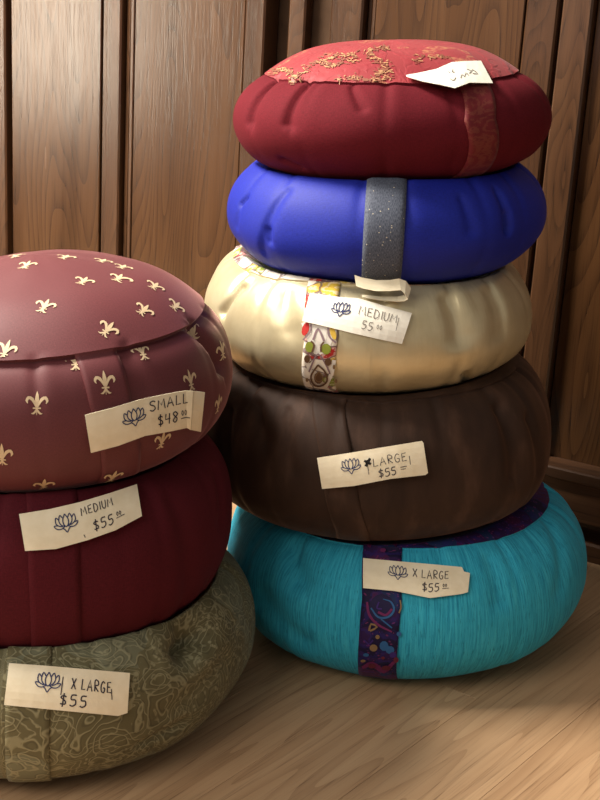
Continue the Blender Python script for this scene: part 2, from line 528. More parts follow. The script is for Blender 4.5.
# ---- price tags
class Tag:
    """paper strip; columns = [(top point, bottom point, lift at top, lift at bottom)] from its left end to its right end"""
    def __init__(s, c, cols, mat, label, lift=0.0065, nv=7, sub=2, bow=0.0, anchor=None):
        rows = []
        for col in cols:
            la, lb = (col[2], col[3]) if len(col) > 2 else (0, 0)
            rows.append(list(col[0]) + list(col[1]) + [la, lb])
        rows = np.array(rows, float)
        xs = np.linspace(0, len(rows) - 1, (len(rows) - 1) * 3 + 1)
        rows = np.array([[np.interp(x, np.arange(len(rows)), rows[:, k]) for k in range(6)] for x in xs])
        cols = rows
        A, M_, B = [], [], []
        for r in rows:
            a, b = r[:2], r[2:4]
            mid = (a + b) / 2
            for lst, p, l in ((A, a, r[4]), (M_, mid, (r[4] + r[5]) / 2), (B, b, r[5])):
                if anchor is not None:
                    d0 = np.linalg.norm(c.pos(*c.hit(*anchor, raw=True), 0, True) - CAM)
                    lst.append(CAM + ray(*p) * (d0 - l))
                    continue
                lst.append(c.pos(*c.hit(*p, raw=True), 0, True) - ray(*p) * (lift + l))
        s.A, s.M, s.B = np.array(A), np.array(M_), np.array(B)
        L = np.concatenate([[0], np.cumsum(np.linalg.norm(np.diff(s.A, axis=0), axis=1))])
        s.S = L / L[-1]
        s.bow = bow
        n = (len(cols) - 1) * sub + 1
        ss = np.interp(np.linspace(0, len(cols) - 1, n), np.arange(len(cols)), s.S)
        G = np.array([[s.at(x, y) for y in np.linspace(0, 1, nv)] for x in ss])
        N = np.array([[s.normal(x, y) for y in np.linspace(0, 1, nv)] for x in ss])
        V = np.concatenate([G.reshape(-1, 3), (G - N * 0.0005).reshape(-1, 3)])
        K = n * nv
        F = [(i * nv + j, i * nv + j + 1, (i + 1) * nv + j + 1, (i + 1) * nv + j) for i in range(n - 1) for j in range(nv - 1)]
        F += [tuple(K + q for q in reversed(f)) for f in list(F)]
        rim = [i * nv for i in range(n)] + [(n - 1) * nv + j for j in range(1, nv)] + [i * nv + nv - 1 for i in range(n - 2, -1, -1)] + [j for j in range(nv - 2, 0, -1)]
        F += [(rim[i], rim[(i + 1) % len(rim)], rim[(i + 1) % len(rim)] + K, rim[i] + K) for i in range(len(rim))]
        uv = np.concatenate([np.array([[x * 0.1, -y * 0.035] for x in ss for y in np.linspace(0, 1, nv)])] * 2)
        s.o = mesh_obj('price_tag', c.local(V), F, mat, c.root, smooth=False, uvs=uv)
        tag(s.o, label)
        s.c = c
    def at(s, x, y):
        def ev(P):
            return np.array([np.interp(x, s.S, P[:, k]) for k in range(3)])
        a, q, b = ev(s.A), ev(s.M), ev(s.B)
        return a * (1 - y) * (1 - 2 * y) + q * 4 * y * (1 - y) + b * y * (2 * y - 1)
    def normal(s, x, y):
        e = 0.01
        dx = s.at(min(x + e, 1), y) - s.at(max(x - e, 0), y)
        dy = s.at(x, 1) - s.at(x, 0)
        n = np.cross(dx, dy); n /= np.linalg.norm(n)
        return n if n @ (CAM - s.at(x, y)) > 0 else -n
    def write(s, name, parts, mat, aspect, lift=0.0004):
        """parts in tag units: x 0..aspect along, y 0..1 up from the bottom edge"""
        V, F = join2d(parts)
        P = []
        for x, y in V:
            x_, y_ = min(max(x / aspect, 0), 1), min(max(1 - y, 0), 1)
            P.append(s.at(x_, y_) + s.normal(x_, y_) * lift)
        return mesh_obj(name, s.c.local(P), F, mat, s.o)

GLYPH = {   # handwritten capitals, unit height
    'S': [[(.50, .86), (.36, 1.0), (.12, .92), (.10, .68), (.40, .46), (.46, .18), (.24, 0), (.02, .12)]],
    'M': [[(0, 0), (.08, .95), (.30, .40), (.54, 1.0), (.62, .02)]],
    'A': [[(0, 0), (.26, 1.0), (.52, 0)], [(.10, .36), (.44, .40)]],
    'L': [[(.08, 1.0), (.04, .04), (.44, .08)]],
    'E': [[(.44, .98), (.06, .94), (.04, .04), (.46, .06)], [(.05, .52), (.36, .54)]],
    'D': [[(.04, 1.0), (.04, 0), (.40, .16), (.46, .60), (.28, .92), (0, 1.0)]],
    'I': [[(.10, 1.0), (.10, 0)]],
    'U': [[(.02, 1.0), (.04, .26), (.22, 0), (.42, .20), (.46, 1.0)]],
    'X': [[(0, 1.0), (.46, 0)], [(.46, 1.0), (0, 0)]],
    'R': [[(.06, 0), (.06, 1.0), (.40, .92), (.40, .60), (.08, .48), (.46, 0)]],
    'G': [[(.46, .86), (.24, 1.0), (.04, .60), (.10, .10), (.36, .02), (.44, .40), (.26, .42)]],
    '$': [[(.44, .80), (.24, .90), (.06, .72), (.38, .42), (.36, .16), (.04, .16)], [(.26, 1.12), (.20, -.10)]],
    '4': [[(.10, 1.0), (.04, .46), (.44, .50)], [(.40, 1.0), (.34, 0)]],
    '8': [[(.40, .84), (.22, 1.0), (.06, .80), (.36, .34), (.22, 0), (.04, .22), (.40, .70), (.40, .84)]],
    '5': [[(.46, 1.0), (.14, .96), (.10, .58), (.38, .56), (.42, .20), (.20, 0), (.02, .08)]],
    '0': [[(.20, 1.0), (.04, .50), (.20, 0), (.38, .50), (.20, 1.0)]],
    '-': [[(0, .5), (.34, .52)]],
    '|': [[(.1, 1.1), (.1, -.3)]],
}
def text(msg, x, y, h, slope=0.0, w=0.05, track=0.26, wide=1.3, jitter=0.05):
    out = []
    cx = x
    for ch in msg:
        if ch == ' ':
            cx += 0.35 * h; continue
        mx = max(p[0] for st in GLYPH[ch] for p in st)
        jy = (random.random() - 0.5) * jitter * h
        for st in GLYPH[ch]:
            pts = [(cx + px * h * wide, y + jy + py * h + slope * (cx - x + px * h)) for px, py in st]
            curved = ch in 'SDUG$805R' and len(st) > 3
            out.append(ribbon2d(pts, w, 4 if curved else 3 if len(pts) == 2 else 1))
        cx += (mx * wide + track) * h
    return out
def lotus(cx, cy, h, w=0.026):
    """line drawing of a lotus flower"""
    S = [[(0, .95), (-.16, .62), (-.14, .34), (0, .18), (.14, .34), (.16, .62), (0, .95)],
         [(-.16, .72), (-.30, .92), (-.40, .60), (-.30, .34), (-.08, .20)],
         [(.16, .72), (.30, .92), (.40, .60), (.30, .34), (.08, .20)],
         [(-.40, .66), (-.56, .82), (-.60, .52), (-.46, .32), (-.22, .22)],
         [(.40, .66), (.56, .82), (.60, .52), (.46, .32), (.22, .22)],
         [(-.46, .34), (-.72, .36), (-.56, .14), (-.30, .10), (-.08, .22)],
         [(.46, .34), (.72, .36), (.56, .14), (.30, .10), (.08, .22)],
         [(-.24, .12), (-.12, .02), (0, -.16), (.12, .02), (.24, .12)]]
    return [ribbon2d([(cx + a * h, cy + b * h) for a, b in st], w, 3) for st in S]

# ------------------------------------------------------------------ cloth materials
fleur_cloth = plain_cloth('plum_cloth', srgb(106, 52, 56), 0.6, 0.3, 0.4, 0.04, 1600, 0.08)
fn = fleur_cloth.node_tree.nodes['Principled BSDF']
fn.inputs['Sheen Roughness'].default_value = 0.28
fn.inputs['Sheen Tint'].default_value = (0.95, 0.50, 0.46, 1)
burg_cloth = plain_cloth('burgundy_cloth', srgb(84, 22, 32), 0.85, 0.15, 0.08, 0.06)
red_side = plain_cloth('crimson_velveteen', srgb(102, 22, 33), 0.85, 0.15, 0.15, 0.06)
blue_cloth = plain_cloth('royal_blue_cloth', srgb(28, 42, 158), 0.6, 0.25, 0.0, 0.05)
denim = Mat('sparkled_grey_denim', 0.7, 0.3)
uv = denim.uv()
g = denim.noise(denim.mapping(uv, (1400, 300, 1)), 1.0, 2).outputs[0]
base = denim.ramp(g, [(0.3, srgb(48, 55, 72)), (0.7, srgb(100, 106, 120))])
sp = denim.voro(uv, 260).outputs['Distance']
rnd_ = denim.voro(uv, 260).outputs['Color']
pick = denim.math('MULTIPLY', denim.math('LESS_THAN', sp, 0.18), denim.math('GREATER_THAN', denim.n('ShaderNodeSeparateColor', {'Color': rnd_}).outputs[0], 0.72))
denim.color(denim.mix(pick, base, srgb(186, 178, 160)))
denim.bump(g, 0.3, 0.001)

satin = Mat('champagne_satin', 0.34, 0.5, 0.0)
uv = satin.uv()
satin.color(satin.ramp(satin.noise(uv, 18, 3).outputs[0], [(0.3, srgb(198, 184, 146)), (0.7, srgb(214, 202, 166))]))
satin.b.inputs['Metallic'].default_value = 0.45
satin.bump(satin.noise(satin.mapping(uv, (60, 12, 1)), 1.0, 4).outputs[0], 0.25, 0.004)

brown = Mat('dark_brown_velvet', 0.7, 0.2, 0.45)
uv = brown.uv()
brown.color(brown.ramp(brown.noise(brown.mapping(uv, (26, 9, 1)), 1.0, 4).outputs[0], [(0.35, srgb(44, 30, 23)), (0.55, srgb(55, 38, 29)), (0.75, srgb(80, 58, 46))]))
brown.b.inputs['Sheen Tint'].default_value = srgb(150, 110, 84)
brown.bump(brown.noise(uv, 500, 2).outputs[0], 0.2, 0.001)

teal = Mat('turquoise_slub_cloth', 0.8, 0.2, 0.05)
uv = teal.uv()
s1 = teal.noise(teal.mapping(uv, (420, 16, 1)), 1.0, 4, 0.65).outputs[0]
s2 = teal.noise(teal.mapping(uv, (1100, 60, 1)), 1.0, 2, 0.6).outputs[0]
c = teal.ramp(s1, [(0.3, srgb(30, 132, 164)), (0.5, srgb(48, 164, 194)), (0.75, srgb(70, 188, 212))])
c = teal.mix(teal.n('ShaderNodeMapRange', {'Value': s2, 'From Min': 0.58, 'From Max': 0.76}).outputs[0], c, srgb(18, 92, 112))
teal.color(c)
teal.bump(s2, 0.35, 0.0012)

def paisley(name, scale, cols, warp_amt=0.35, rings=34.0, rough=0.7):
    """curling line-work: warped cells filled with nested outlines"""
    M = Mat(name, rough, 0.25, 0.05)
    uv = M.uv()
    wn = M.noise(uv, scale * 0.55, 2, 0.5)
    sub = M.n('ShaderNodeVectorMath', operation='SUBTRACT'); M.put(sub.inputs[0], wn.outputs[1]); M.put(sub.inputs[1], (0.5, 0.5, 0.5))
    scl = M.n('ShaderNodeVectorMath', operation='SCALE'); M.put(scl.inputs[0], sub.outputs[0]); scl.inputs['Scale'].default_value = warp_amt / scale * 4
    add = M.n('ShaderNodeVectorMath', operation='ADD'); M.put(add.inputs[0], uv); M.put(add.inputs[1], scl.outputs[0])
    v = add.outputs[0]
    d1 = M.voro(v, scale, 'F1').outputs['Distance']
    cellc = M.n('ShaderNodeSeparateColor', {'Color': M.voro(v, scale, 'F1').outputs['Color']}).outputs[0]
    de = M.voro(v, scale, 'DISTANCE_TO_EDGE').outputs['Distance']
    small = M.voro(v, scale * 5.5, 'F1').outputs['Distance']
    ring = M.math('SINE', M.math('ADD', M.math('MULTIPLY', d1, rings), M.math('MULTIPLY', M.math('SINE', M.math('MULTIPLY', small, 9.0)), 0.9)))
    line = M.n('ShaderNodeMapRange', {'Value': ring, 'From Min': -0.1, 'From Max': 0.9}).outputs[0]
    dots = M.math('LESS_THAN', small, 0.22)
    edge = M.math('LESS_THAN', de, 0.045)
    return M, uv, line, dots, edge, cellc, d1

M, uv, line, dots, edge, cellc, d1 = paisley('olive_paisley_brocade', 19, None, 0.42, 52)
wn = M.noise(uv, 16, 2, 0.5)
sub = M.n('ShaderNodeVectorMath', operation='MULTIPLY_ADD'); M.put(sub.inputs[0], wn.outputs[1]); M.put(sub.inputs[1], (0.09, 0.09, 0.09)); M.put(sub.inputs[2], uv)
wv = sub.outputs[0]
de = M.voro(wv, 15, 'DISTANCE_TO_EDGE').outputs['Distance']
cid = M.n('ShaderNodeSeparateColor', {'Color': M.voro(wv, 15, 'F1').outputs['Color']}).outputs[1]
scal = M.voro(uv, 150, 'F1').outputs['Distance']
def thin(x, w):
    return M.n('ShaderNodeMapRange', {'Value': M.math('ABSOLUTE', M.math('SINE', x)), 'From Min': w, 'From Max': w * 0.3}).outputs[0]
outl = thin(M.math('ADD', M.math('MULTIPLY', de, 34.0), M.math('MULTIPLY', scal, 1.6)), 0.42)
curl = thin(M.math('MULTIPLY', M.noise(uv, 26, 1.5, 0.4).outputs[0], 34.0), 0.45)
bud = M.n('ShaderNodeMapRange', {'Value': scal, 'From Min': 0.36, 'From Max': 0.24}).outputs[0]
curl = M.math('MULTIPLY', curl, M.math('ADD', 0.35, M.math('MULTIPLY', M.math('GREATER_THAN', cid, 0.35), 0.65)))
figv = M.math('MAXIMUM', M.math('MULTIPLY', outl, M.math('LESS_THAN', de, 0.28)), M.math('MAXIMUM', curl, M.math('MULTIPLY', bud, M.math('LESS_THAN', cid, 0.45))))
ground = M.ramp(M.noise(uv, 9, 3).outputs[0], [(0.3, srgb(86, 81, 56)), (0.7, srgb(106, 100, 72))])
ground = M.mix(M.math('MULTIPLY', M.math('GREATER_THAN', cid, 0.72), 0.3), ground, srgb(122, 130, 112))
c = M.mix(M.math('MULTIPLY', figv, 0.5), ground, srgb(160, 155, 122))
c = M.mix(M.math('MULTIPLY', thin(M.math('ADD', M.math('MULTIPLY', M.noise(uv, 26, 1.5, 0.4).outputs[0], 34.0), 0.7), 0.4), 0.35), c, srgb(54, 50, 36))
M.color(c)
M.bump(figv, 0.25, 0.001)
green_cloth = M.m
gold_top = plain_cloth('amber_cloth', srgb(196, 134, 62), 0.6, 0.3, 0.05, 0.10)

M, uv, line, dots, edge, cellc, d1 = paisley('violet_paisley_print', 34, None, 0.4, 16)
ground = M.ramp(cellc, [(0.0, srgb(26, 17, 54)), (0.35, srgb(46, 22, 70)), (0.62, srgb(70, 22, 66)), (0.85, srgb(28, 44, 84))], 'CONSTANT')
c = M.mix(M.math('MULTIPLY', line, 0.45), ground, srgb(44, 34, 110))
c = M.mix(M.math('MULTIPLY', dots, 0.35), c, srgb(150, 60, 120))
M.color(c)
violet_print = M.m

M, uv, line, dots, edge, cellc, d1 = paisley('bright_medallion_print', 46, None, 0.35, 18)
c = M.ramp(cellc, [(0.0, srgb(222, 212, 196)), (0.3, srgb(176, 44, 40)), (0.48, srgb(206, 172, 62)), (0.62, srgb(226, 220, 210)), (0.74, srgb(128, 140, 54)), (0.86, srgb(110, 84, 84))], 'CONSTANT')
c = M.mix(M.math('MULTIPLY', line, 0.5), c, srgb(228, 220, 206))
c = M.mix(M.math('MULTIPLY', edge, 0.8), c, srgb(96, 72, 74))
M.color(c)
medallion_print = M.m

M, uv, line, dots, edge, cellc, d1 = paisley('crimson_brocade', 14, None, 0.4, 22, 0.6)
ground = M.ramp(M.noise(uv, 12, 3).outputs[0], [(0.3, srgb(130, 45, 50)), (0.7, srgb(148, 56, 60))])
c = M.mix(M.math('MULTIPLY', line, 0.18), ground, srgb(140, 30, 46))
brk = M.n('ShaderNodeMapRange', {'Value': M.noise(uv, 150, 3).outputs[0], 'From Min': 0.42, 'From Max': 0.62}).outputs[0]
lines2 = M.math('MULTIPLY', M.math('LESS_THAN', M.math('ABSOLUTE', M.math('SUBTRACT', d1, 0.36)), 0.05), brk)
c = M.mix(M.math('MULTIPLY', lines2, 0.55), c, srgb(176, 130, 90))
M.color(c)
M.bump(line, 0.3, 0.0015)
red_top = M.m
M, uv, line, dots, edge, cellc, d1 = paisley('crimson_brocade_strap', 40, None, 0.4, 18, 0.65)
ground = M.ramp(M.noise(uv, 40, 3).outputs[0], [(0.3, srgb(92, 22, 30)), (0.7, srgb(114, 33, 37))])
c = M.mix(M.math('MULTIPLY', line, 0.35), ground, srgb(132, 76, 58))
M.color(c)
red_strap = M.m

def flat(name, col, rough=0.7, spec=0.3):
    M = Mat(name, rough, spec)
    d = tuple(x * 0.88 for x in col[:3]) + (1,)
    M.color(M.ramp(M.noise(M.obj(), 300, 2).outputs[0], [(0.3, d), (0.7, col)]))
    return M.m
M = Mat('cream_paper', 0.75, 0.25)
uv = M.uv()
M.color(M.ramp(M.noise(uv, 60, 4).outputs[0], [(0.3, srgb(222, 210, 180)), (0.7, srgb(234, 224, 198))]))
M.bump(M.noise(uv, 90, 3).outputs[0], 0.15, 0.002)
paper = M.m
M = Mat('white_paper', 0.75, 0.25)
uv = M.uv()
M.color(M.ramp(M.noise(uv, 60, 4).outputs[0], [(0.3, srgb(224, 220, 206)), (0.7, srgb(236, 232, 220))]))
M.bump(M.noise(uv, 90, 3).outputs[0], 0.15, 0.002)
paper_white = M.m
ink_blue = flat('blue_stamp_ink', srgb(44, 52, 96))
ink_dark = flat('dark_pen_ink', srgb(52, 46, 58))
ink_grey = flat('faded_pen_ink', srgb(118, 110, 104))
ink_black = flat('black_marker_ink', srgb(24, 20, 20))
gold_thread = flat('gold_thread', srgb(212, 188, 152), 0.5, 0.5)
tan_thread = flat('tan_thread', srgb(178, 134, 96), 0.6, 0.3)
dull_thread = flat('old_gold_thread', srgb(128, 78, 58), 0.5, 0.5)

# ------------------------------------------------------------------ right stack
d2 = math.radians
YR = 1.528
GR = 'round meditation cushions in the right stack'
GL = 'round meditation cushions in the left stack'

YL = 1.322
tq = Cushion(0.1335, YR, 0.0, 0.2185, 0.180, k=0.56, n=2.2, eq=0.46, ft=61, tilt=(0, d2(-2.0)), seed=1, lump=0.0025, npleat=16, pleat=0.002)
bw = Cushion(0.0865, YR, 0.167, 0.2090, 0.181, k=0.58, n=2.35, eq=0.43, ft=62, seed=2, lump=0.003, npleat=20, pleat=0.002, tilt=(0, d2(-1.5)))
gd = Cushion(0.0726, YR, 0.327, 0.1889, 0.146, k=0.50, n=2.1, eq=0.46, ft=52, seed=3, lump=0.002, npleat=16, pleat=0.003, tilt=(0, d2(-2)))
bl = Cushion(0.0886, YR, 0.446, 0.1807, 0.136, k=0.48, n=2.05, eq=0.46, ft=58, seed=4, lump=0.0018, npleat=16, pleat=0.002, tilt=(0, d2(-2.5)))
rd = Cushion(0.0886, YR, 0.553, 0.1742, 0.122, k=0.46, n=2.0, ft=52, dome=0.022, seed=5, lump=0.0015, npleat=14, pleat=0.002, tilt=(0, d2(-3.0)))
gn = Cushion(-0.2653, YL, 0.0, 0.2274, 0.165, k=0.60, n=2.3, eq=0.45, ft=62, seed=6, lump=0.003, npleat=14, pleat=0.002)
bg_ = Cushion(-0.2721, YL, 0.117, 0.2048, 0.196, k=0.53, n=2.35, eq=0.50, ft=60, seed=8, lump=0.002, npleat=16, pleat=0.002)
fl = Cushion(-0.2637, YL, 0.2826, 0.193, 0.165, k=0.52, n=2.2, eq=0.47, ft=46, dome=0.040, seed=9, lump=0.0016, npleat=12, pleat=0.0015, cap_pow=1.5, tuck=0.0045, tilt=(0, d2(-4.0)))
for low, up in ((tq, bw), (bw, gd), (gd, bl), (bl, rd), (gn, bg_), (bg_, fl)):
    low.over = up
bg_.lump = 0.001

# turquoise, bottom of the right stack
tq.crease((290, 548), (296, 580), 0.010, 0.012, 0.016, 0.3)
tq.crease((262, 600), (300, 640), 0.006, 0.02, 0.02)
tq.crease((545, 520), (560, 590), 0.004, 0.010, 0.014)
tq.crease((490, 560), (500, 600), 0.004, 0.010, 0.014)
tq.build('meditation_cushion', teal.m, violet_print, 'turquoise slub cloth cushion with violet paisley strap, on the floor under the brown one', GR)
st_tq = strap(tq, violet_print, [(384, 538), (382, 600), (378, 676)], 0.043, 1.0, 2.0)

# dark brown velvet
bw.crease((498, 410), (512, 470), 0.008, 0.008, 0.014, 0.5)
bw.crease((258, 405), (264, 440), 0.006, 0.006, 0.010, -0.5)
bw.crease((228, 410), (224, 450), 0.006, 0.008, 0.012)
bw.crease((525, 420), (536, 470), 0.005, 0.008, 0.012)
bw.crease((288, 410), (292, 470), 0.003, 0.005, 0.008)
bw.build('meditation_cushion', brown.m, brown.m, 'dark brown velvet cushion between the champagne and the turquoise cushions', GR)
st_bw = strap(bw, brown.m, [(328, 405), (338, 460), (352, 532)], 0.036)

# champagne satin
gd.crease((240, 284), (218, 312), 0.007, 0.004, 0.006, 0.5)
gd.crease((286, 292), (288, 330), 0.004, 0.010, 0.016)
gd.crease((448, 300), (460, 335), 0.006, 0.010, 0.016)
gd.crease((466, 374), (462, 384), 0.010, 0.006, 0.006)
gd.crease((490, 295), (500, 330), 0.004, 0.010, 0.016)
gd.build('meditation_cushion', satin.m, medallion_print, 'shiny champagne satin cushion with a printed strap, under the blue one', GR)
st_gd = strap(gd, medallion_print, [(334, 287), (322, 335), (325, 392)], 0.0355)

# royal blue
bl.crease((247, 197), (240, 204), 0.005, 0.0025, 0.0025, 0.6)
bl.crease((240, 208), (236, 226), 0.002, 0.004, 0.006)
bl.crease((286, 192), (264, 250), 0.003, 0.004, 0.005, 1.2)
bl.crease((268, 230), (270, 242), 0.004, 0.003, 0.003, 0.6)
bl.crease((500, 190), (512, 225), 0.005, 0.004, 0.006, -0.6)
bl.crease((510, 212), (511, 232), 0.006, 0.004, 0.005)
bl.crease((462, 198), (472, 230), 0.003, 0.005, 0.008)
bl.build('meditation_cushion', blue_cloth, blue_cloth, 'royal blue cushion with a speckled grey strap, under the crimson one', GR)
st_bl = strap(bl, denim.m, [(386, 182), (384, 230), (381, 284)], 0.0405, 1.0, 2.0, 0.003)

# crimson with brocade top
rd.crease((274, 80), (250, 122), 0.007, 0.0035, 0.006, 0.8)
rd.crease((306, 84), (287, 124), 0.006, 0.0035, 0.006, 0.8)
rd.crease((352, 86), (362, 108), 0.004, 0.004, 0.006)
rd.crease((300, 168), (284, 160), 0.004, 0.006, 0.006)
rd.build('meditation_cushion', red_side, red_top, 'crimson cushion with gold-threaded brocade top panel, topmost of the right stack', GR)
st_rd = strap(rd, red_strap, [(472, 84), (480, 120), (476, 168)], 0.0375)

# ------------------------------------------------------------------ left stack
gn.crease((197, 634), (191, 646), 0.030, 0.024, 0.020)
gn.crease((140, 745), (185, 725), 0.006, 0.006, 0.010)
gn.crease((165, 720), (230, 660), 0.004, 0.014, 0.014)
gn.build('meditation_cushion', green_cloth, gold_top, 'olive green paisley brocade cushion on the floor, lowest of the left stack', GL)
st_gn = strap(gn, green_cloth, [(28, 700), (27, 730), (28, 772)], 0.040)

bg_.crease((172, 500), (176, 620), 0.003, 0.010, 0.010, 0.5)
bg_.crease((215, 470), (222, 520), 0.004, 0.008, 0.010)
bg_.build('meditation_cushion', burg_cloth, burg_cloth, 'plain burgundy cushion between the plum patterned and the olive green cushions', GL)
st_bg = strap(bg_, burg_cloth, [(52, 500), (54, 570), (56, 648)], 0.046)

fl.crease((197, 328), (224, 366), 0.016, 0.006, 0.010, 0.7)
fl.crease((128, 346), (150, 400), 0.002, 0.006, 0.010)
fl.build('meditation_cushion', fleur_cloth, fleur_cloth, 'plum cushion woven with gold fleurs-de-lis, topmost of the left stack', GL)
st_fl = strap(fl, fleur_cloth, [(97, 352), (110, 400), (116, 484)], 0.040)

# gold fleur-de-lis woven into the plum cloth, each one a piece
FLEUR = [([(0, -.02), (0, .25), (0, .50), (0, .80), (0, 1.02)], [.05, .17, .26, .17, .02]),
         ([(-.06, .02), (-.14, .25), (-.30, .52), (-.52, .60), (-.62, .40), (-.54, .24)], [.05, .13, .20, .20, .15, .03]),
         ([(.06, .02), (.14, .25), (.30, .52), (.52, .60), (.62, .40), (.54, .24)], [.05, .13, .20, .20, .15, .03]),
         ([(-.24, -.04), (.24, -.04)], [.09, .09]),
         ([(0, -.06), (-.06, -.20), (-.20, -.36), (-.34, -.36)], [.09, .11, .12, .02]),
         ([(0, -.06), (.06, -.20), (.20, -.36), (.34, -.36)], [.09, .11, .12, .02]),
         ([(0, -.06), (0, -.46)], [.08, .03])]
def fleur(c, u, v, size=0.0145, strap_off=0.0):
    th0, t0 = c.hit(u, v)
    cap = t0 < 1.0
    e = 1e-3
    p = c.pos(th0, t0, 0, True)
    Jt = (c.pos(th0 + e, t0, 0, True) - p) / e
    Jq = (c.pos(th0, t0 + e, 0, True) - p) / e
    upw = np.array([0.18, 1.0, 0]) if cap else np.array([0.03, 0, 1.0])
    n = np.cross(Jt, Jq); n /= np.linalg.norm(n)
    up = upw - n * (upw @ n); up /= np.linalg.norm(up)
    rt = np.cross(up, n); rt /= np.linalg.norm(rt)
    if rt @ RGT < 0: rt = -rt
    J = np.stack([Jt, Jq], -1)
    V, F = join2d([ribbon2d(a, w, 2) for a, w in FLEUR])
    P = []
    lo, hi = (0.02, 0.985) if cap else (1.02, 1.98)
    for x, y in V * size:
        d, *_ = np.linalg.lstsq(J, rt * x + up * (y - 0.28 * size), rcond=None)
        P.append(c.pos(th0 + d[0], np.clip(t0 + d[1], lo, hi), 0.0006 + strap_off))
    return mesh_obj('fleur_de_lis', c.local(P), F, gold_thread, c.top if cap else c.side)
for u, v in [(15, 249), (27, 265), (66, 257), (84, 281), (103, 261), (119, 278), (45, 306), (108, 329), (144, 310), (155, 286), (176, 306), (6, 350), (123, 267)]:
    fleur(fl, u, v)
for u, v in [(75, 361), (141, 351), (37, 403), (190, 380), (222, 350), (218, 404), (162, 440), (44, 484), (2, 455), (192, 332)]:
    fleur(fl, u, v)
for u, v in [(104, 383), (112, 474)]:
    fleur(fl, u, v, strap_off=0.0026)

# ------------------------------------------------------------------ printed figures on the straps and the brocade
def figures(c, parent, off, spec):
    for i, (mat, parts) in enumerate(spec):
        tag(print_on(c, parent, 'printed_figure', parts, mat, off + 0.0002 * i), kind='stuff')
pr_white = flat('print_white', srgb(222, 216, 206)); pr_red = flat('print_red', srgb(184, 44, 40)); pr_green = flat('print_green', srgb(136, 146, 52))
pr_brown = flat('print_brown', srgb(98, 70, 48)); pr_mauve = flat('print_mauve', srgb(136, 112, 118)); pr_yellow = flat('print_yellow', srgb(206, 170, 66))
pr_blue = flat('print_blue', srgb(46, 94, 146)); pr_violet = flat('print_violet', srgb(58, 36, 108)); pr_pink = flat('print_magenta', srgb(108, 36, 88)); pr_tan = flat('print_tan', srgb(132, 106, 76))
pr_navy = flat('print_navy', srgb(30, 24, 66)); pr_rose = flat('print_rose', srgb(98, 34, 54))
R2 = ribbon2d
figures(gd, st_gd, 0.0026, [
    (pr_white, [R2([(304, 322), (319, 350), (334, 330)], [6, 12, 6], 4), R2([(319, 322), (319, 352)], [16, 14], 4), R2([(306, 360), (311, 372), (322, 388)], 4, 4), R2([(334, 360), (332, 372), (325, 388)], 4, 4)]),
    (pr_red, [blob2d(305.5, 329, 3.5, 7, 10, 0.3)]),
    (pr_yellow, [blob2d(333, 333, 2.8, 7, 10, -0.3)]),
    (pr_mauve, [R2([(311, 324), (310, 332), (303, 340)], 1.6, 4), R2([(328, 326), (329, 336), (336, 343)], 1.6, 4), R2([(313, 340), (318, 329), (324, 341)], 2.0, 4), R2([(309, 372), (313, 362), (318, 354), (325, 363), (330, 374)], 1.6, 3)]),
    (pr_green, [blob2d(309.5, 347, 4.5, 5.5), blob2d(326, 349, 5, 5.5)]),
    (pr_brown, [R2([(312, 352), (314, 345), (311, 341)], 1.8, 3), R2([(321, 352), (321, 346), (324, 342)], 1.8, 3), blob2d(307, 359, 3, 4), blob2d(328, 362, 3.4, 4), R2([(318, 365), (311, 376), (314, 385), (321, 386), (327, 381), (325, 372), (318, 365)], 1.8, 4), blob2d(318.5, 378, 4.6, 6.0)]),
    (pr_tan, [R2([(319, 371), (315, 378), (319, 382), (323, 378), (319, 371)], 1.0, 4), blob2d(334, 367, 1.4, 2.4), blob2d(336, 381, 1.6, 2.0), blob2d(307, 380, 1.4, 2.0)]),
])
figures(tq, st_tq, 0.0026, [
    (pr_navy, [blob2d(382, 608, 13, 14, 16)]),
    (pr_pink, [R2([(367, 602), (369, 614), (377, 624), (392, 632)], [2, 2.6, 2.4, 1.6], 4), R2([(378, 612), (386, 615), (392, 609)], 2.4, 4), R2([(362, 668), (372, 664), (384, 671), (394, 662)], [3, 5, 5, 3], 3)]),
    (pr_blue, [R2([(371, 608), (378, 617), (388, 617), (394, 610), (391, 602), (383, 599)], [1.4, 2, 2.2, 2.2, 1.6, .8], 4), R2([(381, 619), (392, 628)], 1.4, 2), blob2d(384, 646, 4.5, 5), blob2d(390, 650, 4.5, 4), blob2d(399, 634, 2.5, 2.5), blob2d(366, 655, 3, 1.8)]),
    (pr_violet, [R2([(379, 602), (377, 608), (382, 609)], 1.6, 3), blob2d(393, 655, 3.6, 3), R2([(364, 640), (369, 644), (373, 640)], 1.4, 3)]),
    (pr_tan, [R2([(369, 631), (371, 624), (377, 627), (370, 631)], 2.0, 2), blob2d(373.5, 648, 4, 3.6), blob2d(377.5, 637, 2.2, 2.2), R2([(400, 600), (401, 607), (399, 613)], 1.4, 3), blob2d(363, 661, 2.6, 1.4)]),
    (pr_rose, [blob2d(372, 666, 4, 2.6), blob2d(386, 668, 4.5, 2.4), blob2d(396, 660, 2.6, 3), blob2d(383, 658, 2.0, 1.6)]),
    (pr_pink, [blob2d(370, 545, 3, 2.4), blob2d(383, 550, 3, 2), blob2d(395, 544, 2.6, 3)]),
])
brocade_paths = [[(270, 74), (280, 69), (290, 72), (298, 80)], [(290, 83), (299, 74), (310, 65), (326, 59), (340, 55), (352, 54), (354, 59), (340, 62), (330, 65), (322, 61)],
                 [(372, 82), (378, 73), (386, 66), (380, 60), (370, 57), (369, 51), (378, 48), (390, 47)], [(376, 80), (389, 77), (384, 70), (376, 74)], [(338, 80), (352, 77), (362, 79)], [(412, 60), (430, 56), (446, 58)]]
dash = ([], [])
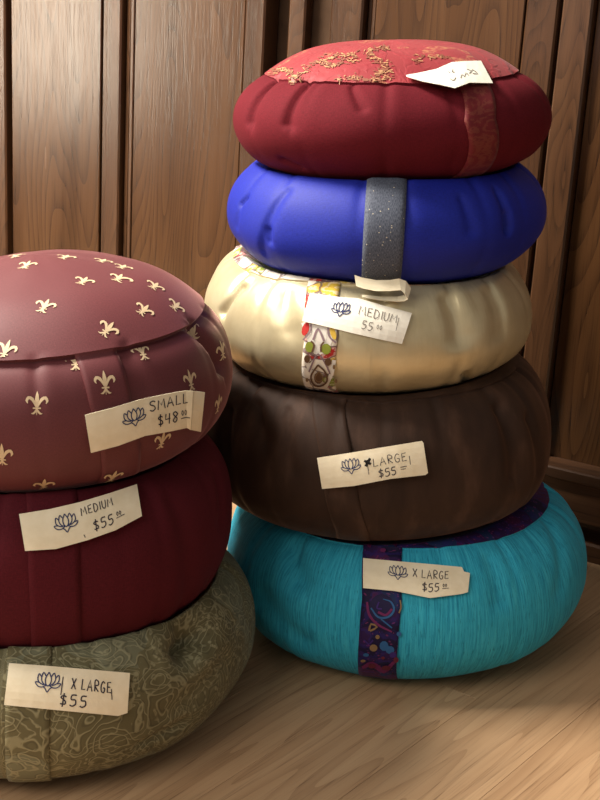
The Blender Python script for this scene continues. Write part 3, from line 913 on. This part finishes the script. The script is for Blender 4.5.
for path in brocade_paths:
    V, _ = ribbon2d(path, 0.0, 10)
    for x, y in V[::2]:
        for _ in range(2):
            u, w = x + random.gauss(0, 2.2), y + random.gauss(0, 1.5)
            an = random.uniform(0, 3.14)
            l = random.uniform(1.2, 2.8)
            dash[0 if random.random() < 0.7 else 1].append(ribbon2d([(u - l * math.cos(an), w - 0.5 * l * math.sin(an)), (u + l * math.cos(an), w + 0.5 * l * math.sin(an))], random.uniform(0.5, 1.0)))
figures(rd, rd.top, 0.0008, [(dull_thread, dash[0]), (tan_thread, dash[1])])

# ------------------------------------------------------------------ price tags with handwriting
t_ = Tag(fl, [((85, 415), (91, 453)), ((112, 408), (118, 446)), ((140, 399.5), (145, 436)), ((166, 394), (168, 432)), ((186, 390.5), (187, 428), .003, .003), ((193, 391), (190.5, 430), .007, .007),
              ((194.5, 391), (191.5, 430), .004, .004), ((205, 392.5), (201, 432), .008, .008)], paper, 'cream paper price tag marked SMALL $48.00')
t_.write('lotus_drawing', lotus(1.12, .42, .42), ink_blue, 3.3)
t_.write('handwriting', text('SMALL', 1.54, .62, .26, .05, .030) + text('$48', 1.74, .20, .27, .05, .032) + text('00', 2.46, .36, .13, 0, .018) + [R2([(2.44, .28), (2.76, .30)], .022, 2)], ink_dark, 3.3)
t_ = Tag(bg_, [((19, 514), (25, 551)), ((50, 509), (56, 549)), ((80, 502), (88, 540)), ((110, 493), (116, 530)), ((137, 484), (142, 516))], paper, 'cream paper price tag marked MEDIUM $55.00')
t_.write('lotus_drawing', lotus(1.12, .40, .42), ink_blue, 3.3)
t_.write('handwriting', text('MEDIUM', 1.54, .64, .21, .02, .026, wide=1.12) + text('$55', 1.80, .16, .26, .04, .030) + text('00', 2.52, .34, .11, 0, .018) + [R2([(2.50, .29), (2.76, .30)], .018, 2), R2([(1.50, .16), (1.52, .08)], .02, 2)], ink_dark, 3.3)
t_ = Tag(gn, [((9, 663), (4, 705)), ((50, 666), (45, 709)), ((90, 669.5), (86, 713)), ((118, 672), (118, 716)), ((130, 673), (127.5, 713))], paper, 'cream paper price tag marked X LARGE $55')
t_.write('lotus_drawing', lotus(.98, .46, .42), ink_blue, 2.95)
t_.write('handwriting', text('X LARGE', 1.54, .52, .25, -.02, .028, .2, .85) + text('$55', 1.30, .12, .26, 0, .032, .32) + [R2([(1.32, .78), (1.31, .36)], .024, 2), R2([(2.48, .60), (2.50, .36)], .02, 2)], ink_dark, 2.95)
t_ = Tag(gd, [((310, 293), (302, 321)), ((340, 297), (332, 328)), ((358, 298), (352, 333)), ((385, 306), (378, 339)), ((412, 313), (402, 344))], paper_white, 'white paper price tag with faded MEDIUM 55.00')
t_.write('lotus_drawing', lotus(1.10, .46, .40, .03), ink_blue, 3.25)
t_.write('handwriting', text('MEDIUM', 1.64, .56, .25, .02, .024) + text('55', 1.80, .18, .24, .02, .026) + text('00', 2.28, .28, .13, 0, .016) + [R2([(2.90, .76), (2.92, .36)], .02, 2)], ink_grey, 3.25)
t_ = Tag(bw, [((317, 458), (322, 489)), ((350, 453), (354, 486)), ((385, 447), (390, 479)), ((422, 441), (425.5, 475)), ((423.5, 443), (428, 473))], paper, 'cream paper price tag marked LARGE $55.00')
t_.write('lotus_drawing', lotus(1.00, .44, .42), ink_blue, 3.3)
t_.write('handwriting', text('LARGE', 1.66, .46, .25, .03, .022) + text('$55', 1.78, .10, .24, .02, .028, .2) + [R2([(2.46, .32), (2.66, .33)], .022, 2), R2([(2.46, .25), (2.62, .26)], .018, 2), R2([(1.50, .66), (1.50, .26)], .018, 2), R2([(2.78, .62), (2.78, .36)], .02, 2)], ink_dark, 3.3)
t_.write('ink_blot', [R2([(1.44, .52), (1.60, .74)], .08, 3), R2([(1.42, .70), (1.60, .56)], .07, 3), blob2d(1.51, .64, .07)], ink_black, 3.3, .0006)
t_ = Tag(tq, [((363, 558), (363, 588)), ((395, 561), (395, 591)), ((430, 564), (430, 598)), ((462, 567), (461, 594)), ((464, 571.5), (464, 593.3)), ((470, 573), (468, 592))], paper, 'cream paper price tag marked X LARGE $55.00')
t_.write('lotus_drawing', lotus(1.08, .46, .42, .026), ink_blue, 3.4)
t_.write('handwriting', text('X LARGE', 1.54, .56, .25, 0, .024, .22, 1.05) + text('$55', 1.82, .18, .24, 0, .028, .2) + text('00', 2.46, .30, .10, 0, .016) + [R2([(2.44, .25), (2.66, .25)], .016, 2)], ink_dark, 3.4)
# tag flopped over the crimson cushion's edge
t_ = Tag(rd, [((406, 75), (407, 76.5), .001, .004), ((420, 72.5), (424, 81.5), 0, .010), ((436, 69), (440, 84.5), 0, .014), ((452, 62), (455, 88), 0, .016), ((466, 61), (470, 82.5), 0, .010), ((481, 60.5), (493, 83), 0, .006)], paper_white, 'white paper price tag flopped over the seam, writing upside down', lift=0.003)
t_.write('handwriting', [R2([(1.55, .36), (1.62, .30), (1.75, .30), (1.82, .38)], .03, 3), R2([(1.5, .66), (1.6, .60)], .03, 2), R2([(1.75, .72), (1.70, .62), (1.80, .60)], .03, 3), R2([(2.0, .30), (2.06, .44), (2.14, .32), (2.22, .46), (2.3, .34)], .03, 2), R2([(2.34, .40), (2.48, .58), (2.6, .40), (2.44, .42)], .03, 2), R2([(2.28, .62), (2.4, .56)], .025, 2)], ink_grey, 3.0)
# tag pinned at its ends into a loop below the blue cushion's strap
t_ = Tag(bl, [((354.5, 275), (356, 286), .012, .014), ((362, 277.5), (363, 288.5), .013, .016), ((376, 280), (376, 291), .014, .018), ((390, 280), (390, 291), .015, .019), ((399, 278.5), (401, 290), .016, .020),
              ((406, 281), (405, 294), .015, .020), ((411, 288), (408, 299), .012, .018), ((408, 294), (404, 301), .009, .016), ((398, 296.5), (397, 301.5), .007, .014), ((380, 296.5), (380, 300), .006, .012), ((362, 294.5), (362, 297), .006, .010)],
         paper, 'cream paper tag curled into a loop under the grey strap', anchor=(381, 276))

bpy.context.view_layer.update()
